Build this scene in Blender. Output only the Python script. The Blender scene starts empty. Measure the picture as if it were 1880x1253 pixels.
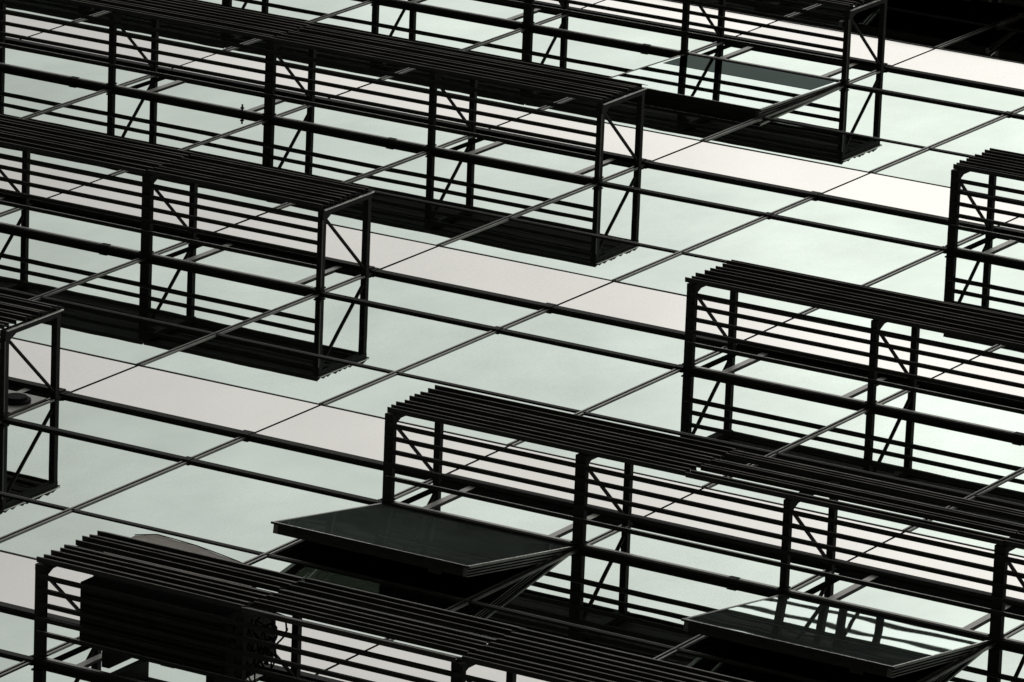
import bpy, math, random
from mathutils import Vector, Matrix

random.seed(11)
SC = bpy.context.scene
COL = SC.collection

# ------------------------------------------------------------------ camera
cam_data = bpy.data.cameras.new('camera')
cam = bpy.data.objects.new('camera', cam_data)
COL.objects.link(cam)
SC.camera = cam
cam_data.sensor_width = 36.0
cam_data.lens = 242.04
cam_data.clip_start = 0.5
cam_data.clip_end = 3000
RT = Vector((0.8530157003, -0.0374310023, 0.5205411944))
DN = Vector((0.1773757571, 0.9588422819, -0.2217190095))
FW = Vector((-0.4908177420, 0.2814611846, 0.8245468730))
CP = Vector((22.3635258, -12.7070856, -33.7335896))
m = Matrix.Identity(4)
for i in range(3):
    m[i][0] = RT[i]; m[i][1] = -DN[i]; m[i][2] = -FW[i]; m[i][3] = CP[i]
cam.matrix_world = m

# ------------------------------------------------------------------ sky and sun
SUN_DIR = Vector((-0.195, -0.030, 0.980)).normalized()
elev = math.asin(SUN_DIR.z)
azim = math.atan2(SUN_DIR.x, SUN_DIR.y)          # from +Y towards +X
world = bpy.data.worlds.new('World')
SC.world = world
world.use_nodes = True
nt = world.node_tree
nt.nodes.clear()
out = nt.nodes.new('ShaderNodeOutputWorld')
bg = nt.nodes.new('ShaderNodeBackground')
bg.inputs['Strength'].default_value = 0.1
sky = nt.nodes.new('ShaderNodeTexSky')
sky.sky_type = 'NISHITA'
sky.sun_disc = False
sky.sun_elevation = elev
sky.sun_rotation = azim
tc = nt.nodes.new('ShaderNodeTexCoord')
dot = nt.nodes.new('ShaderNodeVectorMath'); dot.operation = 'DOT_PRODUCT'
dot.inputs[1].default_value = SUN_DIR
nrm = nt.nodes.new('ShaderNodeVectorMath'); nrm.operation = 'NORMALIZE'
nt.links.new(tc.outputs['Generated'], nrm.inputs[0])
nt.links.new(nrm.outputs['Vector'], dot.inputs[0])
mx0 = nt.nodes.new('ShaderNodeMath'); mx0.operation = 'MAXIMUM'; mx0.inputs[1].default_value = 0.0
nt.links.new(dot.outputs['Value'], mx0.inputs[0])
pw = nt.nodes.new('ShaderNodeMath'); pw.operation = 'POWER'; pw.inputs[1].default_value = 20.0
nt.links.new(mx0.outputs[0], pw.inputs[0])
glow = nt.nodes.new('ShaderNodeMath'); glow.operation = 'MULTIPLY_ADD'
glow.inputs[1].default_value = 28.5; glow.inputs[2].default_value = 4.4    # thin cloud brightens towards the veiled sun
nt.links.new(pw.outputs[0], glow.inputs[0])
nz = nt.nodes.new('ShaderNodeTexNoise')
nz.inputs['Scale'].default_value = 12.0
nz.inputs['Detail'].default_value = 5.0
nz.inputs['Roughness'].default_value = 0.5
nt.links.new(nrm.outputs['Vector'], nz.inputs['Vector'])
mr = nt.nodes.new('ShaderNodeMapRange')
mr.inputs['From Min'].default_value = 0.3; mr.inputs['From Max'].default_value = 0.7
mr.inputs['To Min'].default_value = 0.85; mr.inputs['To Max'].default_value = 1.15
nt.links.new(nz.outputs['Fac'], mr.inputs['Value'])
mul = nt.nodes.new('ShaderNodeMath'); mul.operation = 'MULTIPLY'
nt.links.new(glow.outputs[0], mul.inputs[0]); nt.links.new(mr.outputs[0], mul.inputs[1])
cl = nt.nodes.new('ShaderNodeVectorMath'); cl.operation = 'SCALE'
cl.inputs[0].default_value = (0.99, 1.0, 0.965)
nt.links.new(mul.outputs[0], cl.inputs['Scale'])
mix = nt.nodes.new('ShaderNodeMix'); mix.data_type = 'RGBA'
mix.inputs['Factor'].default_value = 0.96
nt.links.new(sky.outputs[0], mix.inputs['A'])
nt.links.new(cl.outputs['Vector'], mix.inputs['B'])
nt.links.new(mix.outputs['Result'], bg.inputs['Color'])
nt.links.new(bg.outputs[0], out.inputs['Surface'])

sd = bpy.data.lights.new('sun', 'SUN')
sd.energy = 0.9
sd.angle = math.radians(14)
sd.color = (1.0, 0.97, 0.92)
sun = bpy.data.objects.new('sun', sd)
COL.objects.link(sun)
sun.rotation_euler = SUN_DIR.to_track_quat('Z', 'Y').to_euler()
sun.location = (0, -20, 60)

SC.view_settings.view_transform = 'Standard'
SC.view_settings.look = 'None'
SC.view_settings.exposure = 0.0
SC.view_settings.gamma = 1.0
SC.view_settings.use_curve_mapping = False
SC.render.engine = 'CYCLES'
SC.cycles.max_bounces = 8
SC.cycles.glossy_bounces = 6
SC.cycles.transparent_max_bounces = 8


# ------------------------------------------------------------------ materials
def new_mat(name):
    mt = bpy.data.materials.new(name)
    mt.use_nodes = True
    n = mt.node_tree
    b = n.nodes.get('Principled BSDF')
    return mt, n, b


def noise_col(n, b, c0, c1, scale, detail=4, rough=None, bump=0.0, stretch=None):
    t = n.nodes.new('ShaderNodeTexCoord')
    mp = n.nodes.new('ShaderNodeMapping')
    n.links.new(t.outputs['Object'], mp.inputs['Vector'])
    if stretch:
        mp.inputs['Scale'].default_value = stretch
    z = n.nodes.new('ShaderNodeTexNoise')
    z.inputs['Scale'].default_value = scale
    z.inputs['Detail'].default_value = detail
    n.links.new(mp.outputs[0], z.inputs['Vector'])
    r = n.nodes.new('ShaderNodeValToRGB')
    r.color_ramp.elements[0].position = 0.35; r.color_ramp.elements[0].color = (*c0, 1)
    r.color_ramp.elements[1].position = 0.68; r.color_ramp.elements[1].color = (*c1, 1)
    n.links.new(z.outputs['Fac'], r.inputs[0])
    n.links.new(r.outputs[0], b.inputs['Base Color'])
    if rough:
        q = n.nodes.new('ShaderNodeMapRange')
        q.inputs['To Min'].default_value = rough[0]; q.inputs['To Max'].default_value = rough[1]
        n.links.new(z.outputs['Fac'], q.inputs['Value'])
        n.links.new(q.outputs[0], b.inputs['Roughness'])
    if bump:
        bp = n.nodes.new('ShaderNodeBump')
        bp.inputs['Strength'].default_value = bump
        bp.inputs['Distance'].default_value = 0.002
        n.links.new(z.outputs['Fac'], bp.inputs['Height'])
        n.links.new(bp.outputs[0], b.inputs['Normal'])
    return z


def paint(name, c0, c1, rough=(0.45, 0.65), metallic=0.0, scale=14, spec=0.3, bump=0.15, stretch=(1, 4, 4)):
    mt, n, b = new_mat(name)
    noise_col(n, b, c0, c1, scale, 5, rough, bump, stretch)
    b.inputs['Metallic'].default_value = metallic
    b.inputs['Specular IOR Level'].default_value = spec
    return mt


BLACK = paint('black_paint', (0.020, 0.020, 0.018), (0.038, 0.036, 0.032), (0.55, 0.75), spec=0.15)
BLADE = paint('louvre_paint', (0.020, 0.020, 0.018), (0.050, 0.046, 0.038), (0.42, 0.7), spec=0.3, scale=9, stretch=(0.6, 6, 6))
CAP = paint('worn_grey_metal', (0.80, 0.79, 0.74), (0.92, 0.90, 0.85), (0.20, 0.35), scale=30, spec=0.5, metallic=0.7)
ALU = paint('mullion_metal', (0.17, 0.165, 0.15), (0.29, 0.28, 0.255), (0.26, 0.42), metallic=0.85, scale=8, spec=0.4, stretch=(6, 6, 1))
GASKET = paint('black_gasket', (0.006, 0.006, 0.006), (0.012, 0.012, 0.011), (0.8, 0.95), spec=0.0)
DARK_IN = paint('dark_interior', (0.010, 0.010, 0.009), (0.02, 0.02, 0.018), (0.8, 0.9), spec=0.05)
GREYBAR = paint('vent_frame_metal', (0.27, 0.26, 0.24), (0.40, 0.385, 0.35), (0.30, 0.45), metallic=0.8, scale=22, spec=0.45, stretch=(8, 8, 1.5))
BEIGE = paint('faded_sheet', (0.38, 0.34, 0.30), (0.50, 0.46, 0.42), (0.7, 0.9), scale=6, spec=0.1)
CABLE = paint('black_rubber', (0.008, 0.008, 0.008), (0.016, 0.015, 0.014), (0.6, 0.8), spec=0.08)
EDGE = paint('lit_blade_edge', (0.06, 0.054, 0.045), (0.26, 0.235, 0.20), (0.30, 0.5), metallic=0.5, scale=5, spec=0.4, stretch=(1.5, 9, 9))  # highlight caught along the blade lips, put into the colour
MORTAR = paint('crumbled_sealant', (0.10, 0.095, 0.085), (0.28, 0.26, 0.23), (0.8, 0.95), scale=70, spec=0.1, bump=0.6, stretch=None)
CONC = paint('dull_cladding', (0.05, 0.052, 0.05), (0.075, 0.076, 0.07), (0.6, 0.9), scale=0.4, stretch=None)
ASPHALT = paint('asphalt', (0.04, 0.04, 0.04), (0.06, 0.058, 0.055), (0.8, 0.95), scale=3, stretch=None)


def glass_mat(name, tint, rough, wav, streak=0.15, diffuse=0.0, dif_col=(0.5, 0.47, 0.45), transp=0.0):
    """coated reflective glass; slight warp of the pane, faint dirt, pane-to-pane tint differences"""
    mt = bpy.data.materials.new(name)
    mt.use_nodes = True
    n = mt.node_tree
    n.nodes.clear()
    o = n.nodes.new('ShaderNodeOutputMaterial')
    g = n.nodes.new('ShaderNodeBsdfGlossy')
    g.inputs['Roughness'].default_value = rough
    t = n.nodes.new('ShaderNodeTexCoord')
    oi = n.nodes.new('ShaderNodeObjectInfo')
    # tint with pane variation and soft dirt
    z = n.nodes.new('ShaderNodeTexNoise')
    z.inputs['Scale'].default_value = 1.1; z.inputs['Detail'].default_value = 6; z.inputs['Roughness'].default_value = 0.62
    mp = n.nodes.new('ShaderNodeMapping'); mp.inputs['Scale'].default_value = (1.3, 1, 0.8)
    n.links.new(t.outputs['Object'], mp.inputs['Vector'])
    ad = n.nodes.new('ShaderNodeVectorMath'); ad.operation = 'ADD'
    sc = n.nodes.new('ShaderNodeMath'); sc.operation = 'MULTIPLY'; sc.inputs[1].default_value = 37.0
    n.links.new(oi.outputs['Random'], sc.inputs[0])
    n.links.new(mp.outputs[0], ad.inputs[0]); n.links.new(sc.outputs[0], ad.inputs[1])
    n.links.new(ad.outputs[0], z.inputs['Vector'])
    v1 = n.nodes.new('ShaderNodeMapRange')
    v1.inputs['From Min'].default_value = 0.3; v1.inputs['From Max'].default_value = 0.7
    v1.inputs['To Min'].default_value = 1 - streak; v1.inputs['To Max'].default_value = 1.0
    n.links.new(z.outputs['Fac'], v1.inputs['Value'])
    v2 = n.nodes.new('ShaderNodeMapRange')
    v2.inputs['To Min'].default_value = 0.90; v2.inputs['To Max'].default_value = 1.0
    n.links.new(oi.outputs['Random'], v2.inputs['Value'])
    vm0 = n.nodes.new('ShaderNodeMath'); vm0.operation = 'MULTIPLY'
    n.links.new(v1.outputs[0], vm0.inputs[0]); n.links.new(v2.outputs[0], vm0.inputs[1])
    fz = n.nodes.new('ShaderNodeTexNoise')                # fine speckle: dust, plus film grain put into the tint
    fz.inputs['Scale'].default_value = 95; fz.inputs['Detail'].default_value = 3; fz.inputs['Roughness'].default_value = 0.7
    n.links.new(ad.outputs[0], fz.inputs['Vector'])
    fr = n.nodes.new('ShaderNodeMapRange')
    fr.inputs['From Min'].default_value = 0.3; fr.inputs['From Max'].default_value = 0.7
    fr.inputs['To Min'].default_value = 0.90; fr.inputs['To Max'].default_value = 1.04
    n.links.new(fz.outputs['Fac'], fr.inputs['Value'])
    vm = n.nodes.new('ShaderNodeMath'); vm.operation = 'MULTIPLY'
    n.links.new(vm0.outputs[0], vm.inputs[0]); n.links.new(fr.outputs[0], vm.inputs[1])
    cs = n.nodes.new('ShaderNodeVectorMath'); cs.operation = 'SCALE'
    cs.inputs[0].default_value = tint
    n.links.new(vm.outputs[0], cs.inputs['Scale'])
    n.links.new(cs.outputs['Vector'], g.inputs['Color'])
    # warp
    w = n.nodes.new('ShaderNodeTexNoise')
    w.inputs['Scale'].default_value = 1.4; w.inputs['Detail'].default_value = 1.0
    n.links.new(ad.outputs[0], w.inputs['Vector'])
    bp = n.nodes.new('ShaderNodeBump'); bp.inputs['Strength'].default_value = 1.0
    bp.inputs['Distance'].default_value = wav
    n.links.new(w.outputs['Fac'], bp.inputs['Height'])
    n.links.new(bp.outputs[0], g.inputs['Normal'])
    last = g
    if diffuse:
        d = n.nodes.new('ShaderNodeBsdfDiffuse'); d.inputs['Color'].default_value = (*dif_col, 1)
        mxs = n.nodes.new('ShaderNodeMixShader')
        dm = n.nodes.new('ShaderNodeMapRange')
        dm.inputs['From Min'].default_value = 0.32; dm.inputs['From Max'].default_value = 0.68
        dm.inputs['To Min'].default_value = diffuse * 0.45; dm.inputs['To Max'].default_value = diffuse * 1.7
        df = n.nodes.new('ShaderNodeMath'); df.operation = 'MULTIPLY_ADD'; df.inputs[1].default_value = 0.55
        dh = n.nodes.new('ShaderNodeMath'); dh.operation = 'MULTIPLY'; dh.inputs[1].default_value = 0.45
        n.links.new(fz.outputs['Fac'], dh.inputs[0]); n.links.new(z.outputs['Fac'], df.inputs[0]); n.links.new(dh.outputs[0], df.inputs[2])
        n.links.new(df.outputs[0], dm.inputs['Value']); n.links.new(dm.outputs[0], mxs.inputs[0])
        n.links.new(last.outputs[0], mxs.inputs[1]); n.links.new(d.outputs[0], mxs.inputs[2])
        last = mxs
    if transp:
        tr = n.nodes.new('ShaderNodeBsdfTransparent'); tr.inputs['Color'].default_value = (0.46, 0.50, 0.43, 1)
        mxs = n.nodes.new('ShaderNodeMixShader'); mxs.inputs[0].default_value = transp
        n.links.new(last.outputs[0], mxs.inputs[1]); n.links.new(tr.outputs[0], mxs.inputs[2])
        last = mxs
    n.links.new(last.outputs[0], o.inputs['Surface'])
    return mt


GLASS = glass_mat('reflective_glass', (0.835, 0.912, 0.848), 0.010, 0.0008)
SPANDREL = glass_mat('spandrel_glass', (1.0, 0.962, 0.925), 0.04, 0.0008, streak=0.08, diffuse=0.07, dif_col=(0.78, 0.74, 0.71))
SASH_GLASS = glass_mat('sash_glass', (0.74, 0.83, 0.78), 0.015, 0.0016, transp=0.25, diffuse=0.13, dif_col=(0.42, 0.50, 0.45))
SASH2 = glass_mat('sash_glass_clear', (0.62, 0.69, 0.65), 0.015, 0.0014, transp=0.12, diffuse=0.06, dif_col=(0.42, 0.50, 0.45))
REFLECTION_BAND = glass_mat('dark_reflection_band', (0.050, 0.062, 0.058), 0.05, 0.001)  # dark glass colour standing in for a reflected band
PANE3 = glass_mat('dusty_glass', (0.70, 0.77, 0.73), 0.015, 0.0010)


# ------------------------------------------------------------------ mesh helpers; local axes: x along the wall, n out of the wall (world -Y), v up
class MB:
    def __init__(s):
        s.v = []; s.f = []

    def hexa(s, p):
        b = len(s.v)
        s.v += [tuple(q) for q in p]
        for f in ((0, 3, 2, 1), (4, 5, 6, 7), (0, 1, 5, 4), (1, 2, 6, 5), (2, 3, 7, 6), (3, 0, 4, 7)):
            s.f.append(tuple(b + i for i in f))

    def box(s, x0, x1, n0, n1, v0, v1):
        s.hexa([(x0, -n1, v0), (x1, -n1, v0), (x1, -n0, v0), (x0, -n0, v0),
                (x0, -n1, v1), (x1, -n1, v1), (x1, -n0, v1), (x0, -n0, v1)])

    def prism(s, prof, x0, x1):
        """closed (v, n) outline swept along x"""
        b = len(s.v); k = len(prof)
        for x in (x0, x1):
            for v, n in prof:
                s.v.append((x, -n, v))
        for i in range(k):
            j = (i + 1) % k
            s.f.append((b + i, b + j, b + k + j, b + k + i))
        s.f.append(tuple(b + i for i in reversed(range(k))))
        s.f.append(tuple(b + k + i for i in range(k)))

    def bar(s, p, q, w, h, side=(1, 0, 0)):
        p = Vector(p); q = Vector(q); d = (q - p).normalized()
        a = Vector(side); a = (a - d * a.dot(d)).normalized(); c = d.cross(a)
        pts = []
        for e in (p, q):
            for i, j in ((-1, -1), (1, -1), (1, 1), (-1, 1)):
                pts.append(e + a * w * 0.5 * i + c * h * 0.5 * j)
        s.hexa(pts)

    def tube(s, path, r, seg=6):
        b = len(s.v); k = len(path)
        path = [Vector(p) for p in path]
        for i, p in enumerate(path):
            d = (path[min(i + 1, k - 1)] - path[max(i - 1, 0)]).normalized()
            a = d.orthogonal().normalized(); c = d.cross(a)
            # keep a stable frame
            ref = Vector((0.31, 0.52, 0.79)); a = (ref - d * ref.dot(d)).normalized(); c = d.cross(a)
            for j in range(seg):
                t = 2 * math.pi * j / seg
                s.v.append(tuple(p + a * r * math.cos(t) + c * r * math.sin(t)))
        for i in range(k - 1):
            for j in range(seg):
                j2 = (j + 1) % seg
                s.f.append((b + i * seg + j, b + i * seg + j2, b + (i + 1) * seg + j2, b + (i + 1) * seg + j))
        s.f.append(tuple(b + j for j in reversed(range(seg))))
        s.f.append(tuple(b + (k - 1) * seg + j for j in range(seg)))

    def mesh(s, name, mat):
        me = bpy.data.meshes.new(name)
        me.from_pydata(s.v, [], s.f)
        me.materials.append(mat)
        me.update()
        import bmesh
        bm = bmesh.new(); bm.from_mesh(me)
        bmesh.ops.recalc_face_normals(bm, faces=bm.faces)
        bm.to_mesh(me); bm.free()
        return me


def link(name, me, parent=None, loc=(0, 0, 0), scale=None, rot=None):
    o = bpy.data.objects.new(name, me)
    COL.objects.link(o)
    o.location = loc
    if scale: o.scale = scale
    if rot: o.rotation_euler = rot
    if parent: o.parent = parent
    return o


def thing(name, label, cat, loc=(0, 0, 0), group=None):
    o = link(name, None, None, loc)
    o['label'] = label; o['category'] = cat
    if group: o['group'] = group
    return o


def tag(o, label, cat, group=None):
    o['label'] = label; o['category'] = cat
    if group: o['group'] = group
    return o


# ------------------------------------------------------------------ measures of the wall (metres)
BAY = 1.4
H = 3.649
A1, A3, A4 = 0.662, 1.498, 2.393       # heights of the transoms above each storey's lower rail
LV = {}
for r in range(-3, 13):
    LV[r] = [r * H, r * H + A1, r * H + A3, r * H + A4]
LV[0] = [0.0, 0.655, 1.504, 2.393]
LV[1] = [3.644, 4.312, 5.153, 6.062]
LV[2] = [7.291, 7.969, 8.797, 9.673]
LV[3] = [10.947, 11.605, 12.430, 13.353]
LV[4] = [14.670, 15.332, 16.15, 17.05]
U0, U1 = -8, 7
COLS = {r: (-7, 6) for r in range(-2, 5)}
COLS = {-2: (1, 4), -1: (-1, 5), 0: (-3, 6), 1: (-5, 5), 2: (-6, 4), 3: (-7, 3), 4: (-5, 2)}
OPEN = {(0, 1): 9.0, (0, 3): 8.0, (3, -2): 1.7, (4, -1): 11.0, (4, -2): 10.6}      # (row whose rail carries the hinge, bay): angle

# ------------------------------------------------------------------ ground, street side
mb = MB(); mb.v = [(-600, -600, -35.4), (600, -600, -35.4), (600, 600, -35.4), (-600, 600, -35.4)]; mb.f = [(0, 1, 2, 3)]
g = link('ground', mb.mesh('ground', ASPHALT)); g['kind'] = 'structure'

# ------------------------------------------------------------------ glass building
bld = thing('glass_building', 'tall wall of pale reflective glass panes in thin dark grid behind all the louvred boxes', 'building')


def pane_mesh(w, h, mat, name):
    q = MB(); q.box(-w / 2, w / 2, -0.018, 0.0, -h / 2, h / 2)
    return q.mesh(name, mat)


PM = {}


def pane(kind, x0, x1, v0, v1, mat, name):
    g_ = 0.008
    w, h = round(x1 - x0 - 2 * g_, 3), round(v1 - v0 - 2 * g_, 3)
    key = (kind, w, h)
    if key not in PM: PM[key] = pane_mesh(w, h, mat, name)
    o = link(name, PM[key], bld, ((x0 + x1) / 2, 0.0, (v0 + v1) / 2))
    o.rotation_euler = (math.radians(random.gauss(0, 0.035)), 0, math.radians(random.gauss(0, 0.035)))
    return o


far = MB()
for r in range(-3, 11):
    l = LV[r]; nxt = LV[r + 1][0]
    c0, c1 = COLS.get(r, (0, -1))
    for b in range(U0 - 3, U1 + 3):
        x0, x1 = b * BAY, (b + 1) * BAY
        if c0 <= b < c1:
            pane('g', x0, x1, l[0], l[1], GLASS, 'glass_pane')
            pane('s', x0, x1, l[1], l[2], SPANDREL, 'spandrel_panel')
            pane('g', x0, x1, l[2], l[3], GLASS, 'glass_pane')
            if (r + 1, b) not in OPEN:
                pane('g', x0, x1, l[3], nxt, GLASS, 'glass_pane')
        else:
            far.box(x0 + .008, x1 - .008, -0.018, 0, l[0] + .008, l[1] - .008)
            far.box(x0 + .008, x1 - .008, -0.018, 0, l[1] + .008, l[2] - .008)
            far.box(x0 + .008, x1 - .008, -0.018, 0, l[2] + .008, l[3] - .008)
            if (r + 1, b) not in OPEN:
                far.box(x0 + .008, x1 - .008, -0.018, 0, l[3] + .008, nxt - .008)
o = link('outer_panes', far.mesh('outer_panes', GLASS), bld); o['kind'] = 'stuff'

# dark structure behind the glass, with a recess at each open window
mb = MB()
zb, zt = LV[-3][0], LV[11][0]
xa, xb = (U0 - 3) * BAY, (U1 + 3) * BAY
mb.box(xa, xb, -9.0, -2.6, zb, zt)
link('back_wall', mb.mesh('back_wall', DARK_IN), bld)
mb = MB(); mb.box(xa - 30, xb + 10, -9.0, 3.0, zt + .02, zt + .6)  # unseen overhang, added so the open sashes reflect something dark
link('added_canopy', mb.mesh('added_canopy', CONC), bld)
mb = MB(); mb.box(xa - 30, xa - .02, -9.0, -.01, -35.3, zt); link('side_wall', mb.mesh('side_wall', CONC), bld)
mb = MB(); mb.box(xa, xb, -9.0, -.03, -35.3, zb - .02); link('base_wall', mb.mesh('base_wall', CONC), bld)
for (r, b), ang in OPEN.items():
    x0, x1 = b * BAY, (b + 1) * BAY
    v0, v1 = LV[r - 1][3], LV[r][0]
    for bb in ((x0 - .03, x0 + .0145, v0, v1), (x1 - .0145, x1 + .03, v0, v1), (x0 - .03, x1 + .03, v1 + .0005, v1 + .05), (x0 - .03, x1 + .03, v0 - .05, v0 - .0005)):
        q = MB(); q.box(bb[0], bb[1], -2.59, -0.03, bb[2], bb[3])
        link('window_reveal', q.mesh('window_reveal', DARK_IN), bld)
    q = MB()      # fixed frame with its stepped rebates
    for s_, xx in ((1, x0), (-1, x1)):
        for k, (d0, d1, w0, w1) in enumerate(((-.012, .004, .024, .034), (-.05, -.014, .030, .044), (-.09, -.052, .036, .056))):
            a_, b_ = xx + s_ * w0, xx + s_ * w1
            q.box(min(a_, b_), max(a_, b_), d0, d1, v0 + .03, v1 - .03)
    q.box(x0 + .024, x1 - .024, -.06, .003, v0 + .021, v0 + .029)
    link('window_frame', q.mesh('window_frame', BLACK), bld)

# gaskets filling the joints behind the caps
mb = MB()
for b in range(U0 - 3, U1 + 4):
    mb.box(b * BAY - .0075, b * BAY + .0075, -0.02, -0.002, zb, zt)
for r in range(-3, 11):
    for v in LV[r]:
        for b in range(U0 - 3, U1 + 3):
            mb.box(b * BAY + .0078, (b + 1) * BAY - .0078, -0.02, -0.002, v - .0075, v + .0075)
o = link('joint_gasket', mb.mesh('joint_gasket', GASKET), bld); o['kind'] = 'stuff'

# mullions: a two-rib cover cap on the window strips, a thin dark joint over the spandrels
def prism_v(q, prof, v0, v1):
    b = len(q.v); k = len(prof)
    for v in (v0, v1):
        for x, n in prof: q.v.append((x, -n, v))
    for i in range(k):
        j = (i + 1) % k
        q.f.append((b + i, b + j, b + k + j, b + k + i))
    q.f.append(tuple(b + i for i in reversed(range(k)))); q.f.append(tuple(b + k + i for i in range(k)))


far1 = MB(); far2 = MB()
CAPROF = [(-.021, .0005), (-.021, .0078), (-.009, .0078), (-.009, .0032), (.007, .0032), (.007, .0070), (.021, .0070), (.021, .0005)]
MM = {}
for r in range(-3, 10):
    c0, c1 = COLS.get(r, (0, -1))
    a, c = LV[r][2] + .008, LV[r + 1][1] - .032
    d, e = LV[r][1] + .032, LV[r][2] - .008
    for b in range(U0 - 2, U1 + 3):
        x = b * BAY
        if c0 <= b <= c1:
            k = (round(c - a, 3), round(e - d, 3))
            if k not in MM:
                q = MB(); prism_v(q, CAPROF, 0, c - a)
                g1 = MB(); g1.box(-.0088, .0068, .0034, .0040, .001, c - a - .001)
                g2 = MB(); g2.box(-.006, .006, -.0015, .0025, 0, e - d)
                MM[k] = (q.mesh('mullion', ALU), g1.mesh('mullion_groove', GASKET), g2.mesh('spandrel_joint', GASKET))
            o = link('mullion', MM[k][0], bld, (x, 0, a))
            link('mullion_groove', MM[k][1], o)
            link('spandrel_joint', MM[k][2], bld, (x, 0, d))
        else:
            prism_v(far1, [(x + p, n) for p, n in CAPROF], a, c)
            far2.box(x - .006, x + .006, -.0015, .0025, d, e)
o = link('outer_mullions', far1.mesh('outer_mullions', ALU), bld); o['kind'] = 'stuff'
o = link('outer_joints', far2.mesh('outer_joints', GASKET), bld); o['kind'] = 'stuff'

# transoms, one per level
def transom(v, hgt, dep, mat, lip, r):
    q = MB()
    q.box((U0 - 3) * BAY, (U1 + 3) * BAY, 0.001, dep, v - hgt / 2, v + hgt / 2)
    o = link('transom', q.mesh('transom', mat), bld)
    if lip:
        q = MB()
        q.box((U0 - 3) * BAY, (U1 + 3) * BAY, dep * .25, dep * .8, v + hgt / 2 + .0002, v + hgt / 2 + lip)
        link('transom_lip', q.mesh('transom_lip', ALU), o)


for r in range(-3, 11):
    transom(LV[r][0], .050, .014, BLACK, .004, r)
    transom(LV[r][1], .062, .020, BLACK, 0, r)
    transom(LV[r][2], .014, .003, BLACK, .006, r)
    transom(LV[r][3], .034, .007, BLACK, .008, r)
# little connector plates where mullions meet the rails
q = MB(); q.box(-.045, .03, 0.015, .024, -.040, .040); P1 = q.mesh('connector_plate', BLACK)
q = MB(); q.box(-.030, .025, 0.010, .018, -.032, .032); P2 = q.mesh('connector_plate_small', BLACK)
for r in range(-1, 4):
    for b in range(COLS[r][0], COLS[r][1] + 1):
        link('connector_plate', P1, bld, (b * BAY, 0, LV[r][1]))
        link('connector_plate', P2, bld, (b * BAY, 0, LV[r][0]))

# ------------------------------------------------------------------ open windows: top-hung sashes
def sash(r, b, ang):
    x0, x1 = b * BAY + .030, (b + 1) * BAY - .022
    top, bot = LV[r][0] - .030, LV[r - 1][3] + .004
    L = top - bot
    w = x1 - x0
    D = .056                                    # sash depth
    YH = .042 if r == 3 else .052
    q = MB()
    q.box(0, .030, 0, D, -L, 0)
    q.box(-.012, .004, D - .0005, D + .012, -L + .0042, 0)
    o = link('window_sash', q.mesh('window_sash', ALU), bld, (x0, YH, top), rot=(math.radians(-ang), 0, 0))
    q = MB(); q.box(w - .030, w, 0, D, -L, 0); q.box(w - .004, w + .012, D - .0005, D + .012, -L + .0042, 0)
    link('sash_stile', q.mesh('sash_stile', ALU), o)
    for bb in ((.0302, w - .0302, 0, D, -.028, 0), (.0302, w - .0302, 0, D, -L, -L + .030), (-.012, w + .012, D + .0005, D + .012, -L - .016, -L + .004)):
        q = MB(); q.box(*bb); link('sash_rail', q.mesh('sash_rail', BLACK), o)
    q = MB()
    for k_ in range(3):
        q.box(w + .0003, w + .003, .008 + k_ * .017, .016 + k_ * .017, -L + .002, -.01)
    link('sash_groove', q.mesh('sash_groove', GASKET), o)
    q = MB(); q.box(.0045, w - .0045, D + .0008, D + .010, -L + .0045, -.001)
    link('sash_pane', q.mesh('sash_pane', (SASH_GLASS if b == 1 else SASH2) if r == 0 else PANE3), o)
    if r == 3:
        q = MB(); q.box(.032, w - .032, D + .0102, D + .0118, -.40, -.002)  # dark reflection below the hinge, painted as a strip
        link('dark_reflection_band', q.mesh('dark_reflection_band', REFLECTION_BAND), o)
    q = MB(); q.box(-.010, w + .010, D + .0125, D + .0145, -L - .015, -L - .008)
    q.box(w + .003, w + .010, D + .0125, D + .0145, -L - .0075, -.004)
    link('sash_edge_strip', q.mesh('sash_edge_strip', CAP), o)
    # stays on both sides, from the sash down to the fixed frame
    a = math.radians(ang)
    for sx in (.045, w - .045):
        q = MB()
        p1 = Vector((x0 + sx, YH - math.sin(a) * L * .62, top - math.cos(a) * L * .62))
        p2 = Vector((x0 + sx, .05, top - L * .22))
        q.bar(p1, p2, .018, .006)
        s_ = link('window_stay', q.mesh('window_stay', ALU), o)
        s_.matrix_parent_inverse = (Matrix.Translation((x0, YH, top)) @ Matrix.Rotation(-a, 4, 'X')).inverted()
    # handle on the lower rail
    q = MB(); q.box(w * .80, w * .86, -.022, -.001, -L + .008, -L + .022)
    link('handle', q.mesh('sash_handle', BLADE), o)
    return o


for (r, b), ang in OPEN.items():
    sash(r, b, ang)

# ------------------------------------------------------------------ louvred boxes
NB = 0.585        # outer face of the bracket frame
NBL = 9
PITCH = 0.0710

# louvre blade of unit length: lip then a plate sloping back to the wall side
bl = MB()
bl.prism([(0.0, NB + .003), (-.002, NB + .034), (0.0035, NB + .0355), (0.084, NB + .0065), (0.083, NB + .003), (0.004, NB + .029), (0.004, NB + .003)], 0, 1)
BLADE_M = bl.mesh('louvre_blade', BLADE)
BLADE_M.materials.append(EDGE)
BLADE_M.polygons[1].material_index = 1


VH = .562      # height of the upper arm's centre above the lower rail


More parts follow.
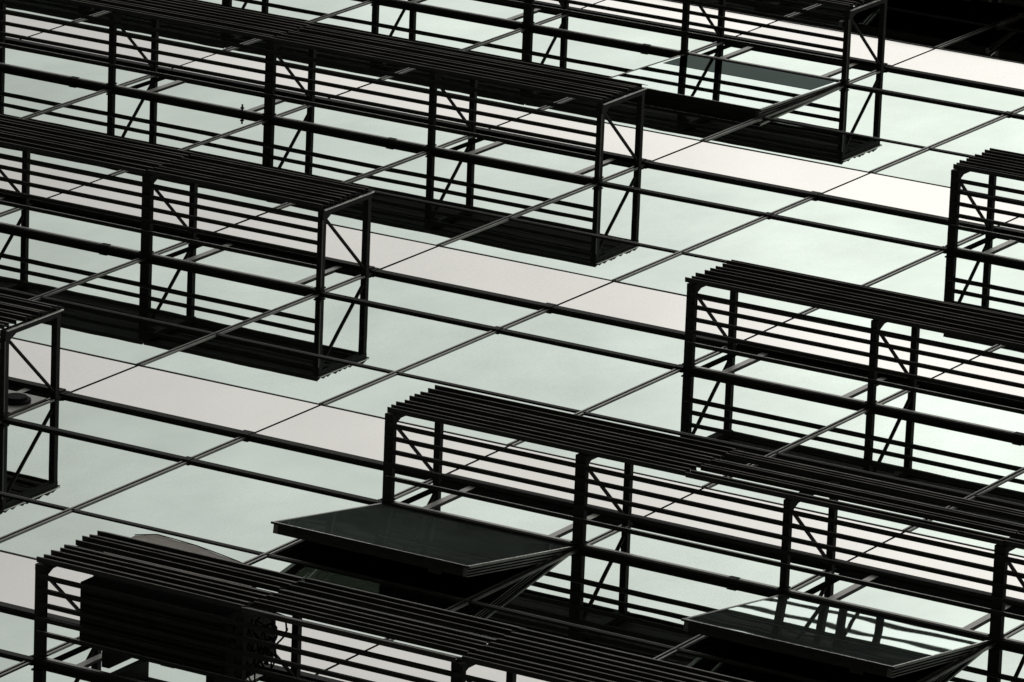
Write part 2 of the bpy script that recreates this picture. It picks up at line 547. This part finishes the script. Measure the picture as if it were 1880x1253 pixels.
def bracket_meshes(w):
    a = MB(); a.box(-w / 2, w / 2, .002, NB - .040, -.018, .022)
    lo = a.mesh('low_arm', BLACK)
    a = MB(); a.box(-.021, .021, .002, NB - .040, VH - .020, VH + .020)
    hi = a.mesh('high_arm', BLACK)
    a = MB(); a.box(-w / 2 - .001, w / 2 + .001, NB - .0395, NB - .003, -.018, VH + .020)
    ou = a.mesh('bracket', BLACK)
    a = MB(); a.bar((0, -(NB - .055), .018), (0, -.055, VH - .016), .022, .013)
    br = a.mesh('brace', BLACK)
    a = MB(); a.box(w / 2 - .006, w / 2 + .0015, .05, NB - .07, -.021, -.0185)
    ed = a.mesh('arm_edge', GREYBAR)
    a = MB(); a.prism([(.0225, NB - .040), (.135, NB - .040), (.0225, NB - .094)], -.007, .007)
    gu = a.mesh('gusset', BLACK)
    a = MB(); a.box(-w / 2 - .004, w / 2 + .004, .0355, .045, -.034, .034)
    ft = a.mesh('foot_plate', BLACK)
    a = MB(); a.box(-w / 2 - .0045, -w / 2 - .0005, .120, .130, -.012, -.004)
    bo = a.mesh('bolt', CAP)
    return lo, hi, ou, br, ed, gu, ft, bo


BR1 = bracket_meshes(.044); BRE = bracket_meshes(.062)
BR2 = bracket_meshes(.072)


def sunshade(row, ua, ub, label, doubles, left_end, right_end, joints):
    """ua..ub in bays; left_end / right_end: True when the box really ends there"""
    v0 = LV[row][0]
    t = thing('louvred_sunshade', label, 'sunshade', (ua * BAY, 0, v0), 'louvred sunshade boxes bolted to the glass wall')
    X0 = 0.0; X1 = (ub - ua) * BAY
    offL = .055 if left_end else 0
    # brackets
    for b in range(int(math.ceil(ua)), int(math.floor(ub)) + 1):
        x = (b - ua) * BAY
        if left_end and b == ua: x += .055
        if right_end and b == ub: x += .004
        ms = BR2 if b in doubles else (BRE if left_end and b == ua else BR1)
        fr = link('bracket', ms[2], t, (x, 0, 0))
        link('low_arm', ms[0], fr); link('high_arm', ms[1], fr); link('brace', ms[3], fr)
        link('gusset', ms[5], fr); link('foot_plate', ms[6], fr); link('bolt', ms[7], fr, (0, -random.choice((-.07, 0, .21, .3)), 0))
        if right_end and b == ub:
            link('arm_edge', ms[4], fr)
    # slats along the underside
    xs0 = X0 + (offL if left_end else 0); xs1 = X1 + (.0 if right_end else 0)
    def seg(name, n0, n1, va, vb, mat):
        q = MB(); q.box(xs0, xs1, n0, n1, va, vb); return link(name, q.mesh(name, mat), t)
    for n_ in (.188, .272, .356, .440, .520):
        seg('slat', n_ - .0125, n_ + .0125, -.040, -.019, BLACK)
    seg('slat_edge', .2008, .2032, -.040, -.032, GREYBAR)
    # rail along the wall at the foot of the brackets
    seg('wall_rail', .0145, .030, -.030, .020, BLACK)
    seg('wall_rail_edge', .0302, .0325, -.008, .0195, GREYBAR)
    seg('upper_wall_rail', .0205, .034, A1 - .030, A1 + .030, BLACK)
    # edge beams under the louvres
    seg('edge_beam', NB - .028, NB - .006, VH + .0205, VH + .036, BLACK)
    # louvre blades, in lengths that end at the joints
    cuts = [X0 - (.0 if left_end else 0)] + [(j - ua) * BAY for j in joints] + [X1 + (.022 if right_end else 0)]
    for i in range(NBL):
        for a, c in zip(cuts[:-1], cuts[1:]):
            e0 = random.uniform(-.012, .022); e1 = random.uniform(-.010, .012)
            if a != cuts[0]: e0 = random.uniform(.002, .006)
            if c == cuts[-1] and right_end: e1 = random.uniform(-.012, 0)
            o = link('louvre_blade', BLADE_M, t, (a + e0 + offL * .2, -random.uniform(-.0015, .0015), -.008 + i * (.0765 if row == -1 else PITCH) + random.gauss(0, .0045)))
            o.scale = (c - a - e0 + e1 - .004, 1, 1)
            o.rotation_euler = (math.radians(random.gauss(0, 1.3)), 0, math.radians(random.gauss(0, .02)))
    if right_end:
        q = MB(); q.box(X1 + .0265, X1 + .040, NB - .0025, NB + .0045, -.018, VH + .030)
        link('end_cap', q.mesh('end_cap', CAP), t)
    # connector sleeves on the wall rail
    for b in range(int(math.ceil(ua)), int(math.floor(ub))):
        if (b - (ua if left_end else ub)) % 2 == (1 if left_end else 0) or (not left_end and (ub - b) % 2 == 0):
            q = MB(); xx = (b + .76 - ua) * BAY
            q.box(xx - .032, xx + .032, .0330, .0350, -.033, .022)
            link('rail_sleeve', q.mesh('rail_sleeve', BLACK), t)
    return t


LEFT = [
    (0, -3, -1, 'louvred box whose end frame stands at the far left edge, halfway down the photo', {}, []),
    (1, -5, -1, 'louvred box ending just left of centre, second from the bottom of the left column', {-2}, [-2]),
    (2, -7, -1, 'long louvred box ending at upper centre with a pale lit end cap', {-3, -5}, [-3, -5]),
    (3, -7, -1, 'top louvred box ending near the top right, its end cap cut by the photo edge', {-3, -5}, [-3, -5]),
    (4, -7, -1, 'louvred box above the photo, seen as a dark reflection along the top edge', {-3, -5}, [-3, -5]),
]
for row, ua, ub, lab, dbl, jn in LEFT:
    sunshade(row, ua, ub, lab, dbl, False, True, sorted(jn))
RIGHT = [
    (-1, 1, 5, 'lowest louvred box with the dark unit and tangled cables inside', {3}, [2.0, 3]),
    (0, 1, 6, 'louvred box starting at lower centre above both large open windows', {2, 4}, [2.5, 4]),
    (1, 1, 5, 'louvred box starting right of centre with open frames and its reflection below', {3}, [3]),
    (2, 1, 4, 'short piece of louvred box cut off by the right edge of the photo', {}, []),
]
for row, ua, ub, lab, dbl, jn in RIGHT:
    sunshade(row, ua, ub, lab, dbl, True, False, sorted(jn))

# vent frames on the low strip of every other bay behind the boxes
def vent(row, b, dark_left=True):
    x0 = b * BAY; v0, v1 = LV[row][0] + .035, LV[row][1] - .035
    for a_, c_, d_, e_ in ((x0 + .250, x0 + .298, v0, v1), (x0 + BAY - .262, x0 + BAY - .216, v0, v1)):
        q = MB(); q.box(a_, c_, .0005, .009, d_, e_)
        o = link('vent_frame', q.mesh('vent_frame', GREYBAR), bld)
        q = MB(); q.box(c_ + .0005, c_ + .014, .0005, .004, d_, e_)  # thin black strip along the side of the bar
        link('dark_strip', q.mesh('vent_dark_strip', BLACK), o)
    q = MB(); q.box(x0 + .085, x0 + .128, .0005, .007, v0, v1)
    link('vent_jamb', q.mesh('vent_jamb', GASKET), bld)
    q = MB(); q.box(x0 + .1285, x0 + BAY - .030, .0005, .007, v1 - .115, v1)
    link('vent_head', q.mesh('vent_head', GASKET), bld)


for row, b in ((-1, 1), (-1, 3), (0, -2), (0, 1), (0, 3), (1, -2), (1, -4), (1, 1), (1, 3), (2, -2), (2, -4), (2, 1), (3, -2), (3, -4)):
    vent(row, b)

# ------------------------------------------------------------------ small things
# black unit standing inside the lowest box
xU, vU = 1 * BAY, LV[-1][0]
t = thing('air_conditioner', 'big black unit with faint ribs inside the left end of the lowest louvred box', 'air conditioner', (xU, 0, vU))
q = MB(); q.box(.30, 1.28, .150, .520, .03, .53)
link('casing', q.mesh('ac_casing', BLACK), t)
for k in range(10):
    q = MB(); q.box(.32, 1.26, .165 + k * .034, .178 + k * .034, .018, .0295)
    link('grille_slat', q.mesh('grille_slat', BLADE), t)
for xx in (.42, 1.12):
    q = MB(); q.box(xx, xx + .05, .030, .1495, .08, .48)
    link('foot', q.mesh('ac_foot', BLACK), t)
q = MB(); q.box(.86, .95, .1505, .1535, .012, .0175)
link('clip', q.mesh('ac_clip', CAP), t)

# tangled cables right of it
q = MB()
rr = random.Random(5)
for k in range(9):
    cx = 1.34 + rr.uniform(-.02, .14); cn = rr.uniform(.16, .50); cv = rr.uniform(.02, .30)
    R_ = rr.uniform(.05, .11); ph = rr.uniform(0, 6.28); tl = rr.uniform(-.6, .6)
    pts = []
    for i in range(15):
        a = ph + i / 14 * rr.uniform(4.2, 6.4)
        pts.append((xU + cx + R_ * math.cos(a) * .8 + .01 * math.sin(3 * a), -(cn + R_ * math.sin(a) * (1 + .2 * math.sin(2 * a))), vU + cv + tl * R_ * math.cos(a)))
    q.tube(pts, .006)
for k in range(7):
    cx = 1.32 + rr.uniform(0, .16)
    pts = [(xU + cx + rr.uniform(-.012, .012) + .03 * math.sin(i * .8 + k), -(.04 + i * .055), vU + .05 + rr.uniform(-.015, .015) + .02 * k) for i in range(9)]
    q.tube(pts, .0055)
tag(link('cable_tangle', q.mesh('cable_tangle', CABLE)), 'tangle of black cables hanging inside the lowest louvred box beside the black unit', 'cables')


def sheet(pts_top, pts_bot, th=.003):
    """thin curved board between two edges"""
    q = MB(); k = len(pts_top)
    for i in range(k - 1):
        a, b_, c, d = Vector(pts_bot[i]), Vector(pts_bot[i + 1]), Vector(pts_top[i + 1]), Vector(pts_top[i])
        n_ = (b_ - a).cross(d - a).normalized() * th
        q.hexa([a, b_, c, d, a + n_, b_ + n_, c + n_, d + n_])
    return q


# a faded sheet stuck to the glass, its upper edge curling off
ed = [(.60, -1.462), (.70, -1.372), (.84, -1.385), (1.0, -1.405), (1.2, -1.455), (1.36, -1.50), (1.52, -1.565), (1.66, -1.64)]
lf = [(.002 + .004 * (i % 2) + .0) for i in range(len(ed))]
top = [(x, -(.010 + l), v) for (x, v), l in zip(ed, lf)]
bot = [(x + .02, -.004, -1.98) for x, v in ed]
q = sheet(top, bot, .0015)
tag(link('faded_sheet', q.mesh('faded_sheet', BEIGE)), 'faded beige sheet stuck on the glass just above the louvres of the lowest box', 'sheet')
q = MB(); q.tube([(x, -.018, v + .004) for x, v in ed], .0035, 5)
tag(link('slack_cord', q.mesh('slack_cord', CABLE)), 'thin black cord sagging along the upper edge of the faded beige sheet', 'cord')

# round dark floodlight on a plate beside the far-left box frame
xF, vF = -1 * BAY, LV[0][0]
t = thing('floodlight', 'small round black lamp on a grey plate inside the far-left box frame', 'lamp', (xF - .10, 0, vF + .30))
q = MB(); q.box(-.22, .085, .0085, .016, -.20, .20)
link('mount_plate', q.mesh('lamp_plate', GREYBAR), t)
q = MB()
path = [(-.03, -.017, .03), (-.03, -.032, .03)]
q.tube(path, .095, 20)
q.tube([(-.03, -.0325, .03), (-.03, -.050, .03)], .070, 20)
link('lamp_housing', q.mesh('lamp_housing', CABLE), t)

# threaded anchor pin through the rail at the upper left
q = MB(); q.tube([(-4.436, .0, 7.29), (-4.436, -.075, 7.29)], .007, 8)
q.tube([(-4.436, -.044, 7.29), (-4.436, -.052, 7.29)], .016, 6)
tag(link('anchor_pin', q.mesh('anchor_pin', BLACK)), 'short upright anchor pin on the dark rail at the upper left', 'bolt')

# crumbled sealant in the sill of the open window at the top right
q = MB()
rr = random.Random(9)
for i in range(60):
    f = i / 59
    v = LV[3][3] + .03 + f * .75
    x = -1 * BAY + .045 + rr.uniform(-.012, .030)
    s_ = rr.uniform(.008, .020)
    q.hexa([(x + dx * s_ * rr.uniform(.6, 1.2), -.004 - dn * s_ * rr.uniform(.5, 1.1), v + dv * s_ * 1.2) for dx, dn, dv in
            ((-1, 1, -1), (1, 1, -1), (1, 0, -1), (-1, 0, -1), (-1, 1, 1), (1, 1, 1), (1, 0, 1), (-1, 0, 1))])
tag(link('crumbled_sealant', q.mesh('crumbled_sealant', MORTAR)), 'rough grey crumbling sealant along the side of the open window at top right', 'sealant')
